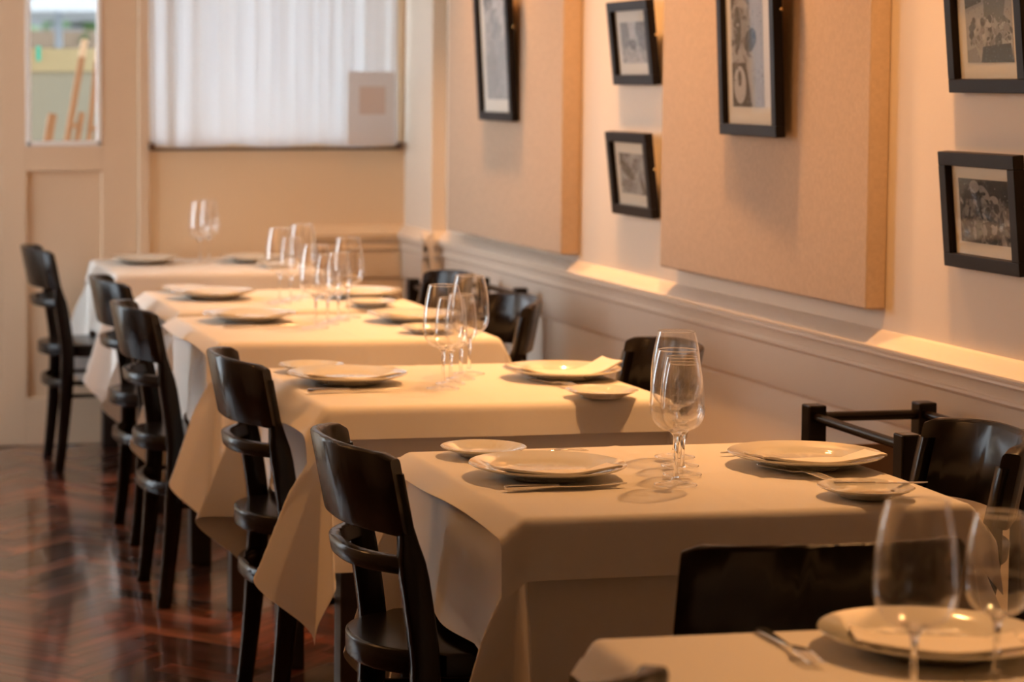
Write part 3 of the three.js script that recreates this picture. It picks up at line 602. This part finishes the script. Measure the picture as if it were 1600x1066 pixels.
// folded napkin lying across the near half of a plate: sags into the well, ends resting on the rim
const plateTop = (r) => (r < 0.084 ? 0.0078 : r < 0.098 ? lerp(0.0078, 0.0128, (r - 0.084) / 0.014) : lerp(0.0128, 0.0252, Math.min(1.25, (r - 0.098) / 0.0425)));
function napkinGeo(w, l, zc, lift) {
  const ps = [], qs = []; for (let i = 0; i <= 36; i++) ps.push(lerp(-l / 2, l / 2, i / 36)); for (let i = 0; i <= 12; i++) qs.push(lerp(zc - w / 2, zc + w / 2, i / 12));
  const rest = (p, q) => { let a = 0; for (const [i, j] of [[0, 0], [0.012, 0], [-0.012, 0], [0, 0.012], [0, -0.012]]) a = Math.max(a, plateTop(Math.hypot(p + i, q + j))); return a + lift * 0.016 * smooth(p, 0.07, 0.15); };
  const h = (p, q) => rest(p, q) + 0.0006 * Math.sin(p * 55 + q * 40), T = 0.0048;
  const up = gridGeo(ps, qs, (p, q) => V(p, h(p, q) + T, q)), low = gridGeo(ps, qs, (p, q) => V(p, h(p, q) + 0.0006, q));
  const edge = [...ps.map((p) => [p, qs[0]]), ...qs.map((q) => [l / 2, q]), ...ps.slice().reverse().map((p) => [p, qs[12]]), ...qs.slice().reverse().map((q) => [-l / 2, q])];
  // the folded layers show as grooves along the edge
  const prof = [[0.0006, -0.001], [0.0015, 0.0005], [0.0023, -0.0006], [0.0031, 0.0005], [0.0040, 0.0003], [T, -0.0008]], pos = [], uv = [], idx = [], n = prof.length;
  edge.forEach(([p, q], i) => {
    const ox = Math.abs(p) >= l / 2 - 1e-6 ? Math.sign(p) : 0, oz = q <= qs[0] + 1e-6 ? -1 : q >= qs[12] - 1e-6 ? 1 : 0;
    prof.forEach(([y, o], k) => { pos.push(p + ox * o, h(p, q) + y, q + oz * o); uv.push(i * 0.01, k * 0.002); });
    if (i) for (let k = 0; k + 1 < n; k++) { const a = n * (i - 1) + k, b = n * i + k; idx.push(a, b, b + 1, a, b + 1, a + 1); }
  });
  const side = new THREE.BufferGeometry(); side.setAttribute('position', new THREE.Float32BufferAttribute(pos, 3)); side.setAttribute('uv', new THREE.Float32BufferAttribute(uv, 2)); side.setIndex(idx); side.computeVertexNormals();
  return merge([up, low, side]);
}
const napkinA = napkinGeo(0.088, 0.215, 0.055, 0), napkinB = napkinGeo(0.10, 0.235, 0.045, 0), napkinC = napkinGeo(0.12, 0.25, 0.01, 1), napkinD = napkinGeo(0.12, 0.20, 0.035, 0);
function napkin(geo, x, d, turn, label) {
  const m = single('folded_napkin', geo, M.napkin, label, 'napkin', 'folded napkins'); m.position.set(x, SURF + 0.0004, -d); m.rotation.y = turn; return m;
}
// cutlery, lying along +x, handle at x = 0
function knifeParts() {
  const o = thing('table_knife', 'x', 'knife', 'table knives');
  const rings = []; for (const [x, w, t] of [[0, 0.012, 0.007], [0.004, 0.016, 0.009], [0.05, 0.0165, 0.009], [0.085, 0.012, 0.0075], [0.098, 0.010, 0.007]]) rings.push(roundRect(t, w, 0.0028, 2).map(([a, b]) => V(x, 0.0048 + a, b)));
  part('handle', loft(rings, 0.8), M.steel, o);
  const s = new THREE.Shape(); s.moveTo(0, -0.004); s.lineTo(0.012, -0.009); s.quadraticCurveTo(0.09, -0.0095, 0.128, 0.005); s.quadraticCurveTo(0.132, 0.008, 0.124, 0.008); s.lineTo(0.02, 0.007); s.lineTo(0, 0.004);
  const b = new THREE.ExtrudeGeometry(s, { depth: 0.0012, bevelEnabled: true, bevelThickness: 0.0004, bevelSize: 0.0005, bevelSegments: 1 }); b.rotateX(-Math.PI / 2); b.translate(0.097, 0.004, 0);
  part('blade', b, M.steel, o);
  return o;
}
function forkParts() {
  const o = thing('table_fork', 'x', 'fork', 'table forks');
  const h = (x) => 0.003 + 0.006 * smooth(x, 0.09, 0.135) - 0.004 * smooth(x, 0.15, 0.20);
  const rings = []; for (const [x, w, t] of [[0, 0.012, 0.002], [0.006, 0.018, 0.0026], [0.04, 0.014, 0.0028], [0.10, 0.006, 0.0032], [0.125, 0.0065, 0.003], [0.138, 0.018, 0.0024], [0.152, 0.024, 0.0022]]) rings.push(roundRect(t, w, 0.0009, 1).map(([a, b]) => V(x, h(x) + a, b)));
  part('handle', loft(rings, 0.8), M.steel, o);
  for (const z of [-0.0100, -0.0034, 0.0034, 0.0100]) { const r = []; for (let i = 0; i <= 6; i++) { const x = lerp(0.151, 0.200, i / 6), w = lerp(0.0042, 0.0022, i / 6); r.push(roundRect(0.002, w, 0.0007, 1).map(([a, b]) => V(x, h(x) + a, z + b))); } part('tine', loft(r, 0.8), M.steel, o); }
  return o;
}
const knife0 = knifeParts(), fork0 = forkParts(); let knives = 0, forks = 0;
function knife(x, d, turn, label, y = SURF) { const o = knives++ ? copyOf(knife0, label) : knife0; o.userData.label = label; o.position.set(x, y, -d); o.rotation.y = turn; return o; }
function fork(x, d, turn, label, y = SURF) { const o = forks++ ? copyOf(fork0, label) : fork0; o.userData.label = label; o.position.set(x, y, -d); o.rotation.y = turn; return o; }

// wine glasses
function glassParts(big) {
  const o = thing(big ? 'large_wine_glass' : 'small_wine_glass', 'x', 'wine glass', big ? 'large wine glasses' : 'small wine glasses');
  const k = big ? 1 : 0.845, R = big ? 0.0475 : 0.0385, sh = big ? 0.093 : 0.080, top = big ? 0.240 : 0.203, foot = big ? 0.0375 : 0.0345, rim = big ? 0.0345 : 0.0285;
  const ft = part('foot', lathe([[foot - 0.0006, 0.0014], [0.02, 0.0042], [0.009, 0.008], [0.0052, 0.014]], 48), M.bowlGlass, o);
  const fr = new THREE.TorusGeometry(foot - 0.0006, 0.0011, 8, 56); fr.rotateX(Math.PI / 2); fr.translate(0, 0.0013, 0); part('foot_rim', fr, M.stemGlass, ft);
  part('stem', lathe([[0, 0.0141], [0.0051, 0.0141], [0.0038, 0.024], [0.0034, 0.05 * k], [0.0037, sh - 0.018], [0.0055, sh - 0.006], [0.0105, sh + 0.0008], [0.0165, sh + 0.0045], [0.0135, sh + 0.0058], [0.007, sh + 0.0072], [0, sh + 0.0076]], 24), M.stemGlass, o);
  const pts = [], bh = top - sh; for (let i = 0; i <= 36; i++) {
    const t = i / 36, wide = 0.40, r = t < wide ? R * Math.sqrt(Math.max(0, 1 - ((wide - t) / wide) ** 2.2)) * 0.985 + 0.008 * (1 - t / wide) * 0.9 : lerp(R * 0.985, rim, ((t - wide) / (1 - wide)) ** 1.9);
    pts.push(new THREE.Vector2(r, sh + 0.002 + t * (bh - 0.002)));
  }
  // closed shell about a millimetre thick, with a rounded lip
  const inner = pts.slice().reverse().map((p, i, l) => { const k = l.length - 1 - i, w = 0.0009 + 0.0012 * Math.max(0, 1 - k / 8); return new THREE.Vector2(Math.max(0, p.x - w), p.y + (k < 6 ? 0.0016 * (1 - k / 6) : 0)); });
  const shell = [new THREE.Vector2(0, pts[0].y), ...pts, new THREE.Vector2(rim - 0.00045, top + 0.0004), ...inner, new THREE.Vector2(0, inner[inner.length - 1].y)];
  const bw = part('bowl', new THREE.LatheGeometry(shell, 56), M.bowlGlass, o);
  const lip = new THREE.TorusGeometry(rim - 0.0004, 0.0008, 8, 56); lip.rotateX(Math.PI / 2); lip.translate(0, top + 0.0002, 0); part('rim', lip, M.stemGlass, bw);
  return o;
}
const bigGlass = glassParts(true), smallGlass = glassParts(false); let bigs = 0, smalls = 0;
function glass(big, x, d, label) {
  const src = big ? bigGlass : smallGlass, o = (big ? bigs++ : smalls++) ? copyOf(src, label) : src; o.userData.label = label; o.position.set(x, SURF, -d); o.rotation.y = rnd() * 6; return o;
}
function setting(t, side, x, d, bx, bd, nap, geo) {   // no bread plate where bx is null
  const at = (side === 'aisle' ? 'aisle side of the ' : 'wall side of the ') + t;
  plate('big', x, d, 'cream dinner plate on the ' + at);
  if (bx !== null) plate('small', bx, bd, 'small cream bread plate on the ' + at);
  napkin(geo ?? napkinA, x, d, nap, 'folded white napkin lying on the plate at the ' + at);
}
// second table
setting('second table', 'aisle', 1.376, 4.117, 1.334, 4.372, -0.03);
setting('second table', 'wall', 1.888, 4.154, 1.850, 3.825, -0.04, napkinB);
knife(1.256, 3.985, 0.02, 'steel table knife in front of the plate on the aisle side of the second table');
fork(1.345, 4.318, 0.28, 'steel fork behind the plate on the aisle side of the second table');
knife(2.005, 4.300, Math.PI, 'steel table knife behind the plate on the wall side of the second table');
fork(1.800, 4.16, -1.30, 'steel fork between plate and bread plate on the wall side of the second table');
knife(1.800, 3.845, -0.12, 'steel butter knife laid across the bread plate at the wall side of the second table', SURF + 0.0165).scale.setScalar(0.74);
glass(true, 1.569, 3.987, 'large wine glass on the second table, nearest in its row'); glass(false, 1.623, 4.092, 'small wine glass on the second table, second in its row');
glass(false, 1.655, 4.185, 'small wine glass on the second table, third in its row'); glass(true, 1.684, 4.285, 'large wine glass on the second table, farthest in its row');
// third table
setting('third table', 'aisle', 1.338, 5.487, 1.304, 5.715, -0.02);
setting('third table', 'wall', 1.868, 5.488, 1.842, 5.135, 0.06, napkinC);
knife(1.205, 5.318, 0.02, 'steel table knife in front of the plate on the aisle side of the third table');
fork(1.32, 5.655, 0.25, 'steel fork behind the plate on the aisle side of the third table');
fork(1.775, 5.46, -1.25, 'steel fork between plate and bread plate on the wall side of the third table');
glass(true, 1.529, 5.336, 'large wine glass on the third table, nearest in its row'); glass(false, 1.570, 5.415, 'small wine glass on the third table, second in its row');
glass(false, 1.620, 5.502, 'small wine glass on the third table, third in its row'); glass(true, 1.668, 5.592, 'large wine glass on the third table, farthest in its row');
// fourth table
setting('fourth table', 'aisle', 1.396, 6.95, null, 0, 0.0);
setting('fourth table', 'wall', 1.875, 6.86, 1.83, 6.54, 0.04);
knife(1.28, 6.755, 0.02, 'steel table knife in front of the plate on the aisle side of the fourth table');
glass(true, 1.540, 6.70, 'large wine glass on the fourth table, nearest in its row'); glass(false, 1.600, 6.805, 'small wine glass on the fourth table, second in its row');
glass(false, 1.655, 6.90, 'small wine glass on the fourth table, third in its row'); glass(true, 1.705, 6.985, 'large wine glass on the fourth table, farthest in its row');
// fifth table
setting('fifth table', 'aisle', 1.425, 7.70, 1.37, 7.93, 0.0);
setting('fifth table', 'wall', 1.905, 7.64, 1.865, 7.34, 0.04);
glass(true, 1.600, 7.475, 'large wine glass on the fifth table, nearest in its row'); glass(false, 1.655, 7.56, 'small wine glass on the fifth table, second in its row');
glass(true, 1.715, 7.66, 'large wine glass on the fifth table, farthest in its row');
// sixth table
setting('farthest table', 'aisle', 1.433, 9.20, null, 0, 0.0);
setting('farthest table', 'wall', 1.865, 9.19, 1.90, 8.93, 0.03);
glass(true, 1.640, 9.14, 'large wine glass on the farthest table, nearer of the two'); glass(true, 1.695, 9.25, 'large wine glass on the farthest table, nearer the window');
// first table
plate('big', 1.432, 2.765, 'blurred cream dinner plate on the table nearest the viewer');
napkin(napkinD, 1.432, 2.765, -0.35, 'folded white napkin on the blurred nearest plate');
plate('small', 1.665, 2.745, 'blurred small bread plate beside the nearest dinner plate');
fork(1.262, 2.905, -1.63, 'blurred steel fork beside the nearest dinner plate');
glass(true, 1.272, 2.50, 'large blurred wine glass on the table nearest the viewer'); glass(false, 1.428, 2.60, 'small blurred wine glass on the table nearest the viewer');

// =====================================================================
// OUTSIDE THE DOOR
// =====================================================================
const OUT = {
  paving: std({ color: rgb(0.32, 0.30, 0.28), roughness: 0.95 }), board: std({ color: rgb(0.30, 0.27, 0.20), roughness: 0.9 }), boardFrame: std({ color: rgb(0.42, 0.33, 0.18), roughness: 0.8 }),
  canvas: std({ color: rgb(0.36, 0.365, 0.37), roughness: 0.9, side: THREE.DoubleSide }), pole: std({ color: rgb(0.25, 0.27, 0.30), roughness: 0.5 }), teak: std({ color: rgb(0.34, 0.15, 0.06), roughness: 0.7 }), teakPale: std({ color: rgb(0.62, 0.40, 0.24), roughness: 0.7 }),
  leaf: std({ color: rgb(0.035, 0.075, 0.018), roughness: 0.7, side: THREE.DoubleSide }), leafPale: std({ color: rgb(0.09, 0.17, 0.04), roughness: 0.7, side: THREE.DoubleSide }), trunk: std({ color: rgb(0.12, 0.08, 0.05), roughness: 0.9 }), wallFar: std({ color: rgb(0.16, 0.16, 0.17), roughness: 0.9 }), ribbon: std({ color: rgb(0.05, 0.45, 0.32), roughness: 0.7, side: THREE.DoubleSide }),
};
structure('roof_added', box(-0.4, 8, 2.95, 3.07, BACK + 0.12, 19.5), OUT.wallFar, 'added flat roof out of view, shading the terrace outside the door');  // added out of view to dim what shows through the door glass
for (const [x, n] of [[0.0, 'by the door side'], [7.6, 'at the far side']]) single('added_roof_post', box(x - 0.07, x + 0.07, -0.03, 2.95, 19.2, 19.34, 0.01), OUT.pole, 'square grey post holding the added shading roof, ' + n, 'post', 'added roof posts');  // supports of the added shading roof
structure('pavement', box(-14, 16, -0.2, -0.03, BACK + 0.12, 40), OUT.paving, 'grey paving outside the door');
{
  const b = thing('notice_board', 'beige board standing outside, seen through the door glass', 'board');
  part('panel', box(1.12, 2.02, 0.10, 1.52, 11.24, 11.27), OUT.board, b);
  part('board_frame', merge([box(1.03, 2.06, 1.50, 1.61, 11.22, 11.29, 0.004), box(1.03, 1.13, 0.0, 1.5, 11.22, 11.29, 0.004), box(1.96, 2.06, 0.0, 1.5, 11.22, 11.29, 0.004)]), OUT.boardFrame, b);
  const rb = new THREE.PlaneGeometry(0.02, 0.07); rb.translate(1.245, 1.585, -11.215); part('ribbon', rb, OUT.ribbon, b).userData.label = 'green ribbon';
}
function teakStick(x0, y0, d0, x1, y1, d1, w, label, pale) {
  const o = thing('folded_teak_chair', label, 'chair', 'folded teak chairs leaning outside'), a = V(x0, y0, -d0), b = V(x1, y1, -d1), dir = b.clone().sub(a), len = dir.length();
  const mk = (off, l0, l1) => { const g = new RoundedBoxGeometry(w, l1 - l0, 0.025, 2, 0.006); g.translate(off, (l0 + l1) / 2 - len / 2, 0); return g; };
  const q = new THREE.Quaternion().setFromUnitVectors(V(0, 1, 0), dir.clone().normalize()), put = (g) => { g.applyQuaternion(q); g.translate((a.x + b.x) / 2, (a.y + b.y) / 2, (a.z + b.z) / 2); return g; };
  part('frame_bar', put(mk(-0.0, 0, len - 0.05)), OUT.teak, o); part('frame_bar', put(mk(w * 1.5, 0, len * 0.82)), OUT.teak, o);
  if (pale) part('top_end', put(mk(0, len - 0.06, len + 0.03)), OUT.teakPale, o);
  for (const f of [0.3, 0.55, 0.78]) { const g = new RoundedBoxGeometry(w * 2.2, 0.02, 0.02, 2, 0.004); g.translate(w * 0.75, f * len - len / 2, 0.01); part('slat', put(g), OUT.teak, o); }
  return o;
}
teakStick(1.10, -0.03, 10.75, 1.425, 1.62, 10.95, 0.030, 'folded brown teak chair leaning outside, tallest behind the door glass', true);
teakStick(1.29, -0.03, 10.75, 1.49, 1.60, 10.95, 0.026, 'folded brown teak chair leaning outside at the edge of the door glass', true);
teakStick(1.00, -0.03, 10.60, 1.265, 1.36, 10.75, 0.040, 'short folded teak chair leaning outside, low behind the door glass', false);
{
  const c = thing('market_parasol', 'white square parasol outside beyond the board', 'parasol');
  const g = new THREE.ConeGeometry(2.6, 0.75, 4, 1, true); g.rotateY(Math.PI / 4); g.translate(2.75, 2.62, -23); part('canopy', toCreasedNormals(g, 0.3), OUT.canvas, c);
  const rim = []; for (const [x, d, w, t] of [[2.75, 21.16, 3.68, 0.02], [2.75, 24.84, 3.68, 0.02], [0.91, 23, 0.02, 3.68], [4.59, 23, 0.02, 3.68]]) rim.push(box(x - w / 2, x + w / 2, 2.06, 2.25, d - t / 2, d + t / 2)); part('valance', merge(rim), OUT.canvas, c);
  const p = new THREE.CylinderGeometry(0.035, 0.035, 2.9, 12); p.translate(2.75, 1.42, -23); part('pole', p, OUT.pole, c);
}
{
  const leafGeo = (cx, cy, cd, rx, ry, rd, n, s) => { const list = []; for (let i = 0; i < n; i++) {
    let x, y, z; do { x = rnd() * 2 - 1; y = rnd() * 2 - 1; z = rnd() * 2 - 1; } while (x * x + y * y + z * z > 1 || x * x + y * y + z * z < 0.25);
    const g = new THREE.PlaneGeometry(s * (0.6 + rnd()), s * (0.5 + rnd())); g.rotateX(rnd() * 6); g.rotateY(rnd() * 6); g.translate(cx + rx * x, cy + ry * y, -(cd + rd * z)); list.push(g); } return mergeGeometries(list); };
  for (const [x, d, r, h, label] of [[-1.6, 28.5, 1.9, 3.6, 'leafy green tree outside, left of the parasol'], [6.2, 31.0, 2.1, 4.4, 'leafy green tree outside, behind the parasol'], [1.9, 32.0, 1.9, 4.2, 'leafy green tree farthest outside']]) {
    const t = thing('leafy_tree', label, 'tree', 'trees outside the door');
    const tr = new THREE.CylinderGeometry(0.1, 0.16, h, 10); tr.translate(x, h / 2 - 0.03, -d); part('trunk', tr, OUT.trunk, t);
    part('crown', leafGeo(x, h * 0.85, d, r, r * 0.9, r, 1500, 0.28), OUT.leafPale, t).userData.kind = 'stuff';
  }
  const hd = thing('clipped_hedge', 'dark green hedge outside under the parasol', 'hedge');
  const core = box(0.5, 8, 0, 2.0, 26.6, 27.4); part('stems', core, OUT.trunk, hd);
  part('foliage', mergeGeometries([0, 1, 2, 3, 4, 5].map((i) => leafGeo(1.0 + i * 1.25, 1.12, 27.0, 1.0, 1.15, 0.6, 700, 0.16))), OUT.leaf, hd).userData.kind = 'stuff';
  structure('wall_garden', box(-12, 16, -0.03, 3.4, 36, 36.3), OUT.wallFar, 'grey garden wall far outside');
}

renderer.render(scene, camera);
